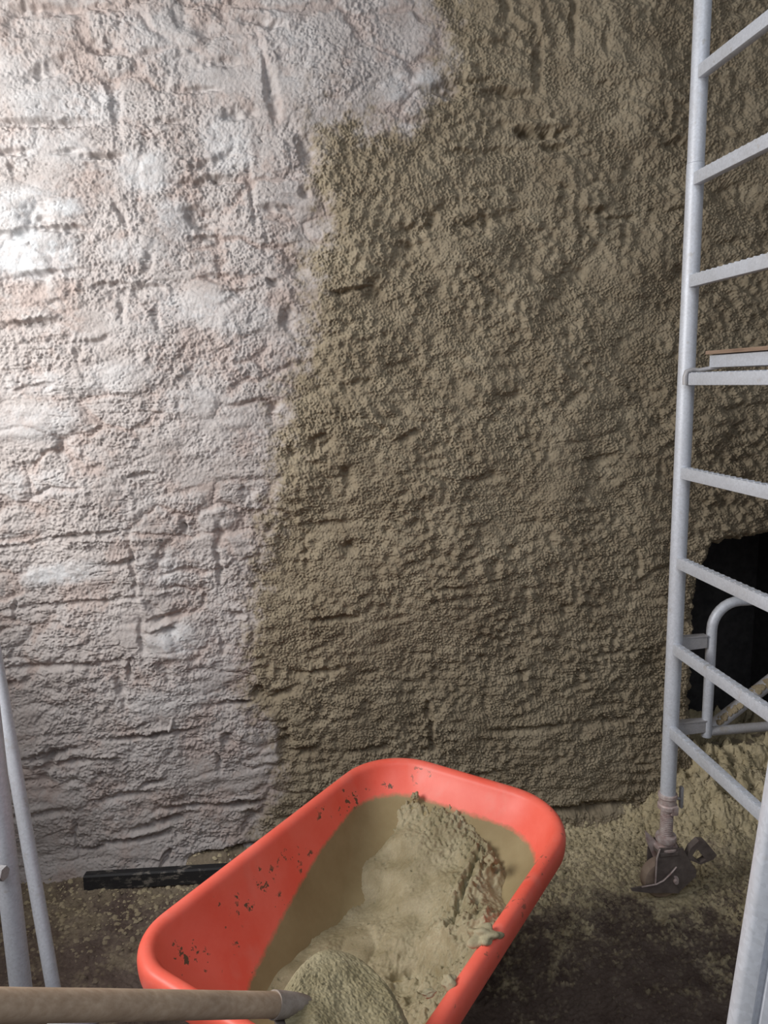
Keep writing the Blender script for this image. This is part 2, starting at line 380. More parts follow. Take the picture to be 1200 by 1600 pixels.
# crevices and hollows: pixel, half length, half height, tilt, depth
CR = [(58, 18, 42, 5, 0, 1), (40, 40, 22, 9, 0, .6), (162, 68, 22, 8, 0, 1), (80, 106, 36, 6, 18, .8), (180, 162, 7, 26, 0, .9), (85, 191, 48, 4, 0, .8),
    (285, 24, 10, 14, 0, .7), (403, 33, 18, 4, -8, .7), (430, 42, 12, 4, 10, .7), (416, 122, 5, 17, 0, 1), (427, 158, 7, 24, 0, 1), (374, 176, 20, 6, 5, .9), (476, 232, 11, 14, 0, 1.3),
    (290, 98, 30, 10, 0, .6), (320, 44, 14, 8, 0, .5), (345, 97, 22, 4, 0, .7), (330, 256, 26, 5, 14, 1), (325, 283, 34, 4, 0, 1.1), (150, 252, 22, 6, 0, .7), (155, 243, 30, 3, 0, .8), (18, 262, 4, 7, 0, .8),
    (58, 335, 18, 11, 0, .9), (95, 358, 34, 3, -3, .9), (20, 366, 30, 4, 6, .8), (190, 335, 4, 11, 20, .9), (310, 335, 17, 8, -5, .9), (318, 351, 11, 3, 0, 1), (325, 371, 22, 3, -4, .8), (60, 430, 42, 4, 2, .8),
    (230, 408, 6, 14, -20, .9), (218, 453, 36, 7, 4, 1), (168, 445, 16, 3, 0, .9), (340, 430, 18, 4, 0, .6), (50, 506, 34, 4, 0, .9), (152, 532, 16, 4, 10, .7), (120, 552, 5, 10, 0, .7), (188, 478, 5, 14, 0, .6),
    (450, 495, 8, 14, 0, 1.2), (462, 414, 14, 14, 0, 1), (430, 441, 9, 4, 0, 1), (393, 300, 4, 30, 0, .6), (430, 325, 22, 4, -6, .6), (476, 300, 6, 6, 0, 1.2), (15, 236, 22, 3, 0, .8), (105, 236, 16, 3, 0, .6), (305, 140, 30, 3, 0, .5),
    (250, 190, 25, 3, 0, .6), (375, 455, 20, 3, 4, .5), (90, 470, 14, 3, 0, .5), (245, 495, 5, 14, 0, .6), (155, 150, 6, 8, 0, .5), (15, 190, 18, 3, 0, .5),
    (97, 696, 9, 17, 0, .8), (60, 605, 30, 3, 3, .5), (60, 770, 3, 6, 0, .5), (220, 742, 22, 3, 0, .5), (425, 633, 8, 5, 0, .9), (385, 768, 8, 9, 0, 1), (342, 833, 6, 15, 0, 1), (340, 885, 5, 26, 0, 1),
    (285, 822, 5, 11, 0, .8), (206, 882, 4, 34, 0, .8), (186, 880, 22, 3, 5, .5), (100, 842, 90, 3, 4, .6), (240, 955, 6, 12, 40, .8), (255, 968, 26, 5, 15, 1), (222, 995, 5, 20, 0, .9), (262, 985, 10, 4, -20, 1), (372, 965, 10, 5, 0, .7),
    (259, 1048, 8, 14, 0, 1), (202, 1045, 3, 9, 0, 1), (190, 1080, 5, 22, 8, .9), (345, 1005, 4, 20, 0, .5), (100, 1040, 90, 3, -2, .5), (120, 945, 100, 3, 0, .5), (404, 1082, 9, 8, 30, 1.2), (372, 1100, 26, 3, -3, .9), (232, 1147, 58, 3, 0, .9),
    (355, 1155, 8, 7, 0, 1), (342, 1192, 4, 13, 0, 1), (74, 1202, 8, 24, -20, 1), (75, 1178, 38, 5, 6, .8), (125, 1188, 26, 4, -3, .7), (443, 1158, 9, 30, -6, 1.2), (20, 950, 3, 14, 0, .9), (119, 1308, 3, 22, 0, .9), (216, 1309, 50, 4, 2, 1.1), (250, 1284, 42, 4, 8, 1),
    (392, 1288, 12, 16, 0, 1.2), (348, 1330, 48, 5, 3, 1.8), (258, 1338, 16, 3, 55, 1.2), (372, 1257, 28, 4, 0, 1.2), (240, 1222, 18, 3, 12, .8), (195, 1242, 40, 4, 0, .5), (140, 1325, 16, 3, 0, .8), (290, 1262, 40, 3, -4, .7), (60, 1270, 40, 4, 0, .5),
    (790, 8, 6, 12, 0, 1), (839, 92, 7, 30, 0, 1.5), (894, 25, 5, 34, 0, 1.2), (795, 146, 30, 5, -4, 1), (736, 128, 40, 4, 4, .7), (770, 68, 40, 4, 0, .5), (850, 207, 30, 6, -3, 1.5), (868, 228, 18, 4, -4, 1.2), (768, 236, 60, 4, 0, .6), (822, 206, 10, 8, 0, 1),
    (760, 346, 60, 7, 10, .9), (663, 350, 20, 7, 20, .8), (638, 372, 16, 16, 0, .9), (583, 452, 12, 10, 0, .9), (545, 456, 26, 3, 2, .9), (912, 348, 9, 14, 0, 1), (965, 342, 26, 4, 0, .7), (905, 422, 14, 12, 0, .8), (1040, 480, 30, 7, 5, .6), (988, 258, 12, 12, 0, .7),
    (1000, 130, 60, 4, 0, .5), (1062, 225, 22, 6, 0, .8), (945, 55, 5, 20, 0, .6), (1060, 430, 12, 10, 0, .7), (885, 300, 10, 12, 0, .7), (935, 330, 20, 5, 0, .8), (1065, 330, 22, 5, 0, .6), (700, 140, 18, 10, 0, .5), (1150, 300, 30, 10, 0, .7), (1160, 380, 30, 5, 0, .6),
    (500, 690, 18, 7, 20, 1), (541, 745, 8, 14, 0, 1.1), (455, 706, 7, 9, 0, 1), (547, 858, 9, 8, 0, 1.2), (590, 902, 10, 13, 0, 1), (768, 886, 10, 13, 0, 1.1), (800, 860, 8, 6, 0, .8), (883, 955, 9, 8, 0, 1), (522, 969, 34, 3, 0, .9), (672, 1125, 5, 28, 0, 1.2), (678, 1166, 6, 12, 0, .9),
    (905, 1070, 8, 16, 0, .9), (816, 1055, 9, 6, 0, .9), (575, 1108, 10, 8, 0, .7), (700, 920, 30, 3, 0, .6), (830, 1140, 60, 4, 0, .5), (950, 1130, 40, 6, 0, .7), (965, 1022, 30, 4, 0, .5), (1035, 660, 14, 10, 0, .7), (760, 745, 18, 8, 20, .7), (640, 680, 24, 5, 18, .6),
    (800, 620, 20, 6, 10, .6), (900, 620, 20, 6, 20, .5), (620, 575, 20, 7, 15, .6), (560, 600, 16, 6, 10, .5), (930, 720, 22, 6, 18, .6), (700, 560, 20, 6, 0, .5), (990, 880, 5, 18, 0, .8), (820, 930, 6, 10, 0, .6), (500, 1050, 40, 3, 0, .5), (720, 1220, 60, 5, -3, .7),
    (900, 1262, 90, 6, -2, 1.2), (760, 1100, 5, 18, 0, .5), (560, 1175, 60, 4, 0, .5), (480, 870, 3, 16, 0, .6), (440, 1085, 20, 5, 10, .8), (470, 1180, 30, 5, 0, .7), (520, 820, 40, 4, 0, .5), (1150, 640, 40, 6, 0, .6), (1130, 790, 30, 6, 0, .6)]
CN = np.clip(1+.18*fld(SH, ST, .025, 57), .3, 1.6)
for (px, py, rx, ry, a, s) in CR:
    e = ell(px, py, rx*1.05, ry*1.35, a, 2.4)
    h -= (.024 if rx > ry else .017)*s*np.exp(-(e*.9)**1.3)*CN
    h += .005*s*np.exp(-(ell(px, py-ry*2.4, rx, ry*1.3, a, 2.4))*.9)      # lip below the hollow
for (px, py, rx, ry, a, s_) in [(158, 1182, 28, 3, -2, 1.1), (155, 251, 24, 5, 0, 1), (322, 264, 26, 3, 12, 1.2), (330, 288, 30, 3, 0, .8), (338, 353, 16, 4, -8, .9), (222, 458, 34, 5, 4, .8), (40, 496, 34, 5, 0, 1), (340, 400, 20, 6, 0, .7),
        (266, 1132, 2.5, 14, -22, 1.2), (250, 978, 24, 5, 12, 1), (258, 962, 22, 4, 8, .9), (500, 690, 16, 4, 20, .6), (345, 426, 20, 4, 0, .7), (30, 470, 30, 5, 0, .6), (385, 985, 5, 28, 0, .8), (150, 560, 20, 4, 0, .6), (640, 180, 30, 6, 6, .6),
        (870, 195, 12, 8, 0, .8), (890, 420, 30, 5, 10, .6), (730, 850, 40, 5, -8, .5), (620, 1040, 6, 30, 0, .6), (820, 1060, 16, 6, 10, .9), (300, 400, 12, 7, 0, .8), (110, 600, 40, 6, 0, .5), (120, 845, 80, 3, -4, .7)]:
    h += .010*s_*np.exp(-(ell(px, py, rx, ry, a, 2.6))**1.5*.8)
# wet patch splash outline ridge along the boundary
h += wet*.004*sstep(0, .03, WD)
# roughcast grain
g1 = fld(SH, ST, .0105, 21, 'band', bw=.8); g2 = fld(SH, ST, .020, 22, 'band', bw=.7); g3 = fld(SH, ST, .045, 23, 'band', bw=.6)
g4 = fld(SH, ST, (.026, .013), 28, 'band', -.3, bw=.7)
dr = fld(SH, ST, (.012, .040), 24, 'band', .30, bw=.6)
rough = sstep(-1.6, 1.0, fld(SH, ST, .16, 25)); rough2 = sstep(-1.2, 1.2, fld(SH, ST, .09, 29))
fr = fld(SH, ST, .020, 33, 'frac', bw=1.7); fr2 = fld(SH, ST, .014, 34, 'frac', bw=1.6)
grain = fr*.0013*(.35+.9*rough)+g1*.0004*(.4+.9*rough2)+g2*.0006*(.4+.7*rough)+g4*.0007*rough2+g3*.0019*rough
wetg = np.maximum(fr2, -1.6)*.0022*(.6+.5*rough2)+np.maximum(g1, -1.)*.0007+(np.abs(g2)-.8)*.0018*(.5+.6*rough2)+g3*.0026*(.4+.7*rough)+g4*.0011*rough+np.maximum(dr, -.3)*.0017*sstep(-.2, 1.2, fld(SH, ST, .3, 26))
h += (dry*grain*(1-.72*flat)+wet*wetg)
h += wet*fld(SH, ST, .11, 32)*.0035
dust = sstep(-.2, 1.2, joint*1.4*fade+fld(SH, ST, .10, 27)*.5+fld(SH, ST, .018, 28)*.25-.4*flat)
# bottom of the wall swells into the floor
h += .02*(1-sstep(-.02, .10, GZ))

# the black recess at the right
poly = [wxz(*p) for p in [(1113, 850), (1160, 841), (1205, 835), (1400, 805), (1420, 1160), (1205, 1193), (1150, 1204), (1093, 1226), (1088, 1180), (1082, 1110), (1083, 1030), (1087, 933), (1092, 902), (1104, 880)]]
PD = poly_dist(GX+fld(SH, ST, .03, 30)*.003, GZ+fld(SH, ST, .03, 31)*.003, poly)
h -= .030*(1-sstep(0., .035, PD))**2
inner = sstep(.0, -.03, PD)
yy = WALL_Y-h
P = np.stack([GX, yy, GZ], -1)
# cells inside the opening are pushed back to make the reveal
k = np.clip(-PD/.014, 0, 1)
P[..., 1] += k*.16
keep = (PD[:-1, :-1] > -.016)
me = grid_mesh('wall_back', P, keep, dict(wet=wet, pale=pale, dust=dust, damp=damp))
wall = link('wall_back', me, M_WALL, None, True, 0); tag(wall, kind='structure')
del F1, F2, PD, P, GX, GZ, QX, QZ
# solid masonry behind the coat, around the opening
def slab(name, c, s, mat):
    bm = bmesh.new(); add_box(bm, c, s); o = mesh_obj(name, bm, mat, None, False); tag(o, kind='structure'); return o
nx0 = min(p[0] for p in poly)-.0; 
bm = bmesh.new()
D0, D1 = WALL_Y+.09, WALL_Y+.45
def bb(a, b): add_box(bm, [(a[i]+b[i])/2 for i in range(3)], [b[i]-a[i] for i in range(3)])
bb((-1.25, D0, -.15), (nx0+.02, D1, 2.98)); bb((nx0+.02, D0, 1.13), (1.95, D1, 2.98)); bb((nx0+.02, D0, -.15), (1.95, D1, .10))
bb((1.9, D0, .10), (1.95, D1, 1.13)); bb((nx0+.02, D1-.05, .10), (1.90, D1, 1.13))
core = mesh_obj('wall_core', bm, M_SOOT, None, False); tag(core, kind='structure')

# plainer continuation of the plastered wall beyond the right edge of the frame
ex, ez = np.meshgrid(np.arange(1.945, 3.6, .006), np.arange(-.12, 2.98, .006)); S2 = ex.shape
eh = fld(S2, .006, .3, 81)*.006+np.abs(fld(S2, .006, .03, 82, 'band'))*.004+fld(S2, .006, .03, 83, 'frac', bw=1.6)*.003
on = np.ones(S2); me = grid_mesh('wall_back', np.stack([ex, WALL_Y-eh, ez], -1), None, dict(wet=on, pale=on*0, dust=on*0, damp=on))
tag(link('wall_back', me, M_WALL, None, True, 0), kind='structure')
slab('wall_core', (2.775, D0+.18, 1.43), (1.65, .36, 3.1), M_SOOT)

# added side wall round the daylight window, unseen; its sill shades the wall foot
bm = bmesh.new()
bb((-1.75, -1.0, -.1), (-1.36, 2.42, 1.35)); bb((-1.75, -1.0, 2.90), (-1.36, 2.42, 3.1)); bb((-1.75, 2.12, 1.35), (-1.36, 2.42, 2.90)); bb((-1.75, -1.0, 1.35), (-1.36, .45, 2.90))
me_l = mesh_obj('wall_left_added', bm, M_WALL, None, False); tag(me_l, kind='structure')

# ------------------------------------------------------------------ floor
fx0, fx1, fy0, fy1 = -1.34, 2.5, .35, 2.80; SF = .0038
fnx, fny = int((fx1-fx0)/SF)+1, int((fy1-fy0)/SF)+1
FX, FY = np.meshgrid(np.linspace(fx0, fx1, fnx), np.linspace(fy0, fy1, fny)); SH = FX.shape
fz = fld(SH, SF, .30, 41)*.003
heap = .150*np.exp(-((FX-1.62)/.28)**2-((FY-2.47)/.17)**2)+.05*np.exp(-((FX-1.35)/.22)**2-((FY-2.42)/.10)**2)
heap += .030*np.exp(-((FX-.0)/.9)**2-((FY-2.45)/.06)**2)*(.6+.4*fld(SH, SF, .15, 42))
heap += .205*sstep(2.13, 2.47, FY+fld(SH, SF, .1, 50)*.012)*sstep(1.24, 1.46, FX+fld(SH, SF, .1, 51)*.01)*(FX < 1.9)*(1-.75*np.exp(-((FX-1.62)/.28)**2-((FY-2.47)/.17)**2))
heap += .022*np.exp(-((FY-2.44)/.05)**2)
mudn = fld(SH, SF, .16, 43)*.10+fld(SH, SF, .05, 44)*.06+fld(SH, SF, .014, 45)*.05+fld(SH, SF, .03, 58, 'frac', bw=1.5)*.05
lim = 1.97-.0*FX + .10*np.sin(FX*2.0)
mud = sstep(-.16, .22, FY-(lim-.07-.10*sstep(.3, .9, FX)+.30*(1-sstep(-.3, .75, FX)))+mudn)*(.30+.70*sstep(-.3, .5, FX))
rg = np.maximum(fld(SH, SF, .018, 46, 'band', bw=.5), -.3); rg2 = np.abs(fld(SH, SF, .036, 47, 'band', bw=.5))
fr = fld(SH, SF, .032, 55, 'frac', bw=1.6); steep = sstep(1.2, 1.4, FX)*sstep(2.15, 2.25, FY)
fz += mud*(rg*.0016*(1-.6*steep)+np.maximum(fr, -1.2)*.0046*(1-.25*steep)+rg2*.0025*(1-.7*steep)+np.maximum(fld(SH, SF, .08, 48), 0)*.006)+(1-mud)*(rg*.0018+np.maximum(rg2-1.0, 0)*.004)
fz += heap*(1+.12*fld(SH, SF, .05, 49)) - .006
castor_pad = np.exp(-((FX-1.13)/.12)**2-((FY-2.02)/.09)**2); fz = fz*(1-.75*castor_pad)
FZ = fz
noy = fld(SH, SF, .05, 56, 'frac', bw=1.8)*.004*steep; FY2 = FY+noy
me = grid_mesh('floor', np.stack([FX, FY2, fz], -1), None, dict(mud=mud))
fl = link('floor', me, M_FLOOR, None, True, 0); tag(fl, kind='structure')
slab('floor_slab', ((fx0+fx1)/2, (fy0+fy1)/2, -.10), (fx1-fx0, fy1-fy0, .10), M_SOOT)
slab('floor_slab', (3.05, (fy0+fy1)/2, -.052), (1.10, fy1-fy0, .10), M_FLOOR)
def floor_z(x, y):
    i = min(max(int((y-fy0)/(fy1-fy0)*(fny-1)), 0), fny-1); j = min(max(int((x-fx0)/(fx1-fx0)*(fnx-1)), 0), fnx-1)
    return float(FZ[i, j])

# ------------------------------------------------------------------ scaffold
LX, LY = 1.113, 2.03
base_pt = Vector((LX, LY, 0))
sca = thing('scaffold_tower', base_pt, 'galvanised steel scaffold frame with ladder rungs standing on castor before the plastered wall', 'scaffold')
def prt(name, bm, mat, parent, **kw): return mesh_obj(name, bm, mat, parent, **kw)
zc = onY(1049, 1240, LY).z
SEAM = onY(1095, 256, LY).z
bm = bmesh.new(); add_tube(bm, [(LX, LY, zc), (LX, LY, SEAM)], .0235, 28); prt('upright', bm, M_GALV, sca)
bm = bmesh.new(); add_tube(bm, [(LX, LY, SEAM+.001), (LX, LY, 3.15)], .0225, 28); prt('upright', bm, M_GALV, sca)
bm = bmesh.new(); add_tube(bm, [(LX, LY-.75, zc), (LX, LY-.75, 3.15)], .0235, 28); prt('upright', bm, M_GALV, sca)
RZ = [.571+.2675*i for i in range(10)]
for i, z in enumerate(RZ):
    bm = bmesh.new()
    add_box(bm, (LX-.004, LY-.375, z), (.024, .75-.036, .034), .004)
    if i < 9:   # pressed anti-slip teeth along the top
        for k in range(26):
            add_box(bm, (LX-.004, LY-.05-k*.026, z+.0172), (.016, .008, .003))
    prt('rung', bm, M_GALV, sca)
# collar and screw jack
bm = bmesh.new()
add_lathe(bm, [(.0245, zc+.004), (.029, zc+.002), (.030, zc-.008), (.0265, zc-.012), (.0265, zc-.030), (.030, zc-.034), (.030, zc-.046), (.024, zc-.050)], (LX, LY, 0))
add_box(bm, (LX+.012, LY-.022, zc-.045), (.022, .014, .030), .002)
col = prt('collar', bm, M_RUST, sca)
bm = bmesh.new(); add_box(bm, (LX+.043, LY-.004, zc-.012), (.010, .014, .072), .003); add_tube(bm, [(LX+.02, LY, zc-.018), (LX+.043, LY-.002, zc-.018)], .005, 10)
prt('locking_lever', bm, M_GALVD, col)
zn = onY(1048, 1307, LY).z
bm = bmesh.new()
N = 440; rr = []; pts = []
prof = []
zt = zc-.048; nth = 16; L = zt-zn
for i in range(nth):
    a = zt-L*i/nth; s_ = L/nth
    prof += [(.0145, a), (.0200, a-s_*.35), (.0200, a-s_*.6), (.0145, a-s_*.95)]
prof += [(.0165, zn)]
add_lathe(bm, prof, (LX, LY, 0), n=28); prt('jack_screw', bm, M_RUST, sca, sharp=25)
bm = bmesh.new()
add_lathe(bm, [(.018, zn+.010), (.031, zn+.008), (.033, zn-.002), (.031, zn-.010), (.024, zn-.013), (.024, zn-.024), (.036, zn-.026), (.036, zn-.032)], (LX, LY, 0))
prt('swivel_flange', bm, M_RUST, sca)
# castor : wheel disc faces the room
cz = zn-.032
wc = Vector((LX-.012, LY-.002, .066+.0))
cast = bpy.data.objects.new('castor', None); C.objects.link(cast); cast.matrix_world = Matrix.Translation((LX, LY, 0)); cast.parent = sca; cast.matrix_parent_inverse = sca.matrix_world.inverted()
bm = bmesh.new()
R = .066
add_lathe(bm, [(.012, -.022), (R*.62, -.020), (R*.80, -.021), (R*.93, -.018), (R, -.010), (R, .010), (R*.93, .018), (R*.80, .021), (R*.62, .020), (.012, .022)], wc, 'y', 48)
prt('wheel', bm, M_WHEEL, cast)
yp = LY-.030
def CP(px, py, dy=0): p = onY(px, py, yp+dy); return Vector((p.x, p.y, max(p.z, .006)))
def crop5(x, y): return (980+x/8.0, 1290+y/8.0)
for side, off in (('n', 0), ('f', .056)):
    bm = bmesh.new()
    pts = [crop5(*q) for q in [(408, 285), (705, 285), (752, 395), (868, 560), (862, 640), (650, 835), (420, 832), (345, 715), (362, 410)]]
    P_ = [CP(*q) + Vector((0, off, 0)) for q in pts]
    add_prism(bm, P_, (0, .005, 0), .001); fk = prt('fork_plate', bm, M_DARK, cast, smooth=False)
    if side == 'n':
        # light worn edge ribs welded on the plate
        b2 = bmesh.new(); A = CP(*crop5(404, 285)); B = CP(*crop5(366, 400)); D = CP(*crop5(347, 715))
        add_tube(b2, [A+Vector((0, -.003, 0)), B+Vector((0, -.003, 0)), D+Vector((0, -.003, 0))], .0026, 8)
        prt('plate_edge', b2, M_RUST, fk)
        b2 = bmesh.new(); c_ = CP(*crop5(585, 672))+Vector((0, -.001, 0))
        add_lathe(b2, [(.0, -.016), (.007, -.016), (.0075, -.006), (.013, -.006), (.0145, -.003), (.0145, 0)], c_, 'y', 20)
        prt('axle_bolt', b2, M_RUST, fk)
bm = bmesh.new()   # brake shoe plate sweeping to the left
sh = [crop5(*q) for q in [(600, 498), (560, 600), (640, 830), (240, 822), (50, 800), (35, 768), (165, 748), (350, 716), (440, 668), (520, 590)]]
P_ = [CP(*q)+Vector((0, -.008, 0)) for q in sh]
add_prism(bm, P_, (0, .006, 0), .001); bk = prt('brake_plate', bm, M_DARK, cast, smooth=False)
bm = bmesh.new(); ed = [crop5(*q) for q in [(603, 498), (525, 588), (440, 668), (350, 714), (165, 748)]]
add_tube(bm, [CP(*q)+Vector((0, -.008, 0)) for q in ed], .0022, 8); prt('plate_edge', bm, M_RUST, bk)
bm = bmesh.new()   # brake pedal : a plate with a rectangular hole, right of the wheel, tilted
ou = [crop5(*q) for q in [(752, 400), (800, 290), (900, 195), (985, 205), (1128, 375), (1080, 430), (925, 492), (770, 430)]]
inn = [crop5(*q) for q in [(822, 378), (848, 340), (872, 305), (885, 303), (990, 432), (960, 450), (918, 474), (850, 420)]]
A = [bm.verts.new(CP(*q)+Vector((0, .002, 0))) for q in ou]; B = [bm.verts.new(CP(*q)+Vector((0, .002, 0))) for q in inn]
for i in range(8): bm.faces.new((A[i], A[(i+1) % 8], B[(i+1) % 8], B[i]))
r_ = bmesh.ops.extrude_face_region(bm, geom=list(bm.faces)); bmesh.ops.translate(bm, verts=[v for v in r_['geom'] if isinstance(v, bmesh.types.BMVert)], vec=(0, .022, 0))
prt('brake_pedal', bm, M_DARK, cast, smooth=False)
bm = bmesh.new()   # dusty mudguard plate behind the wheel, top corner pointing up left
P_ = [onY(*crop5(*q), LY+.012) for q in [(225, 60), (420, 250), (420, 420), (330, 400), (240, 190)]]
add_prism(bm, P_, (0, .005, 0), .0008); prt('guard_plate', bm, M_RUST, cast, smooth=False)
bm = bmesh.new(); add_box(bm, (LX-.004, LY, cz-.008), (.062, .066, .014), .003); prt('top_plate', bm, M_DARK, cast, smooth=False)

# far-end gate frame beside the upright, in the plane along the wall
GY = LY+.004
zt_ = onY(1170, 938, GY).z; xg = onY(1107, 1080, GY).x; zb = onY(1105, 1150, GY).z; R_ = .085
path = [(xg, GY, zb)] + [(xg, GY, zb+(zt_-R_-zb)*k/4) for k in range(1, 5)]
for k in range(1, 9):
    a = PI/2*k/8; path.append((xg+R_-R_*math.cos(a), GY, zt_-R_+R_*math.sin(a)))
path += [(xg+.6, GY, zt_), (2.78, GY, zt_)]
bm = bmesh.new(); add_tube(bm, path, .0155, 20); prt('guard_loop', bm, M_GALV, sca)
bm = bmesh.new(); z2 = onY(1150, 1139, GY).z; add_tube(bm, [(xg+.012, GY, z2), (2.78, GY, z2)], .015, 20); prt('lower_rail', bm, M_GALVD, sca)
bm = bmesh.new()
a_, b_ = onY(1118, 1132, GY+.02), onY(1215, 1056, GY+.02); d_ = (b_-a_); e_ = a_+d_*5.2
add_tube(bm, [a_-d_*.05, e_], .0215, 20)
dg = prt('diagonal_brace', bm, M_GALVD, sca); dg['label'] = 'diagonal tube crusted with brown mortar'
bm = bmesh.new(); n = 90
for i in range(n):       # mortar crust along its top
    t = i/n*1.25; c_ = a_+d_*(t)+Vector((0, -.006, .012))
    bmesh.ops.create_icosphere(bm, subdivisions=1, radius=random.uniform(.008, .014), matrix=Matrix.Translation(c_+Vector((random.uniform(-.003, .003), random.uniform(-.010, .006), random.uniform(-.004, .004)))))
prt('mortar_crust', bm, M_DIRTY, dg)
for (py0, py1) in ((998, 1015), (1131, 1153)):
    bm = bmesh.new(); a = onY(1062, py0, GY-.012); b = onY(1106, py0-7, GY-.012); c2 = onY(1104, py0+15, GY-.012); d2 = onY(1062, py1+6, GY-.012)
    add_prism(bm, [(LX, GY-.012, a.z), (b.x, GY-.012, a.z), (b.x, GY-.012, a.z-.036), (LX, GY-.012, a.z-.042)], (0, .005, 0), .001)
    add_box(bm, ((LX+b.x)/2, GY-.002, a.z+.0015), (b.x-LX, .024, .004)); prt('bracket', bm, M_GALVD, sca, smooth=False)

# working platform hooked over a rung
zr = RZ[4]+.017
dk = thing('scaffold_platform', (LX+.9, LY-.37, zr), 'wood topped scaffold platform hooked onto a rung at the right edge', 'platform')
pz = zr+.012
dx0 = LX+.035
ypl = onX(1107, 560, dx0).y
bm = bmesh.new(); add_box(bm, (dx0+.02, ypl-.30, pz+.018), (.035, .60, .034), .003); prt('end_beam', bm, M_GALV, dk)
bm = bmesh.new()
for yv in (ypl-.02, ypl-.58): add_box(bm, (dx0+.92, yv, pz+.018), (1.80, .035, .034), .003)
prt('side_beam', bm, M_GALV, dk)
bm = bmesh.new(); add_box(bm, (dx0+.90, ypl-.30, pz+.042), (1.82, .60, .010), .001)
prt('plywood_deck', bm, M_PLY, dk, smooth=False)
for k, yv in enumerate((LY-.036, LY-.70)):
    bm = bmesh.new(); w_ = .008
    pth = [(dx0+.03, 0, pz+.006), (LX+.018, 0, zr+.007), (LX-.004, 0, zr+.009), (LX-.020, 0, zr+.004), (LX-.024, 0, zr-.010), (LX-.023, 0, zr-.032)]
    if k == 0:
        pth = [(dx0+.03, -.03, pz+.004)]+pth[1:]
    add_tube(bm, [(p[0], yv+p[1], p[2]) for p in pth], w_*.8, 10); prt('hook', bm, M_GALVD, dk)

# ------------------------------------------------------------------ leaning stile at the right edge
def stile(name, p0, p1, w, t, label, cat):
    p0, p1 = Vector(p0), Vector(p1); d = (p1-p0).normalized()
    view = ((p0+p1)/2-EYEV).normalized(); side = d.cross(view).normalized()
    if side.x < 0: side = -side
    nrm = d.cross(side).normalized()
    if nrm.dot(view) > 0: nrm = -nrm
    prof = []
    # rounded tube limb, groove, then a flat limb
    for k in range(13):
        a = PI*1.05*k/12 + PI*.5; 
    rr = t/2
    pr = [(rr+rr*math.cos(a), rr*math.sin(a)) for a in [PI*1.5-PI*k/14 for k in range(15)]]
    pr += [(rr*2.0, rr*.92), (rr*2.25, rr*.62), (rr*2.5, rr*.62), (rr*2.75, rr*.92), (w-rr*.3, rr*.95), (w, rr*.7), (w, -rr*.7), (w-rr*.3, -rr)]
    bm = bmesh.new(); add_prism(bm, [p0+side*a+nrm*b*1.9 for a, b in pr], p1-p0)
    o = mesh_obj(name, bm, M_GALV, None); tag(o, label, cat); return o
dpt = .78
b0 = onZ(1113, 1740, .0)
bt = atD(1135, 1600, .80)
up_ = atD(1199, 1195, .74)
dirn = (up_-bt).normalized()
p0 = bt - dirn*(bt.z/dirn.z); p0.z = 0.0
stile('scaffold_stile', p0, bt+dirn*1.0, .085, .022, 'galvanised grooved steel pole leaning at the right edge, nearest the camera', 'pole')

# ------------------------------------------------------------------ tubes at the left
def leftpole(px0, py0, d0, px1, py1, d1, r, label, extra=None, name='steel_tube'):
    a, b = atD(px0, py0, d0), atD(px1, py1, d1)
    d = (b-a).normalized(); s = (a.z-.0)/d.z; base = a-d*s
    base.z = floor_z(base.x, base.y)
    root = thing(name, base, label, 'steel tube')
    bm = bmesh.new(); top = base+d*1.7
    add_tube(bm, [base, top], r, 28); prt('tube', bm, M_GALV, root)
    bm = bmesh.new(); add_tube(bm, [base, base+d*.012], r+.003, 28); prt('end_cap', bm, M_DARK, root)
    return root, a, b, d
ra, a, b, d = leftpole(33, 1545, 1.70, -13, 1150, 1.64, .0235, 'thick upright galvanised steel tube with coupling pin at the left edge')
bm = bmesh.new(); q = atD(1, 1362, 1.62)
add_tube(bm, [q+Vector((-.03, .0, 0)), q+Vector((.006, -.006, .0))], .011, 16)
add_tube(bm, [q+Vector((-.002, -.004, 0)), q+Vector((.012, -.008, .0))], .016, 6); prt('coupling_pin', bm, M_GALVD, ra)
leftpole(84, 1545, 1.78, 6, 1100, 1.86, .0165, 'thin leaning galvanised steel tube, right of the thick upright one')

# ------------------------------------------------------------------ black strip on the floor
a = onZ(131, 1392, .0); b = onZ(360, 1378, .0)
d = (b-a).normalized(); n_ = Vector((-d.y, d.x, 0))
bm = bmesh.new()
zf = .0
Ls = (b-a).length+.30
pr = [(0, .0), (.003, .046), (.010, .050), (.036, .047), (.038, .038), (.016, .038), (.012, .0)]
add_prism(bm, [a+n_*u+Vector((0, 0, v)) for u, v in pr], d*Ls, .0012)
st = mesh_obj('edge_strip', bm, M_STRIP, None, False)
tag(st, 'long black strip splashed with mortar lying at the foot of the wall', 'strip')

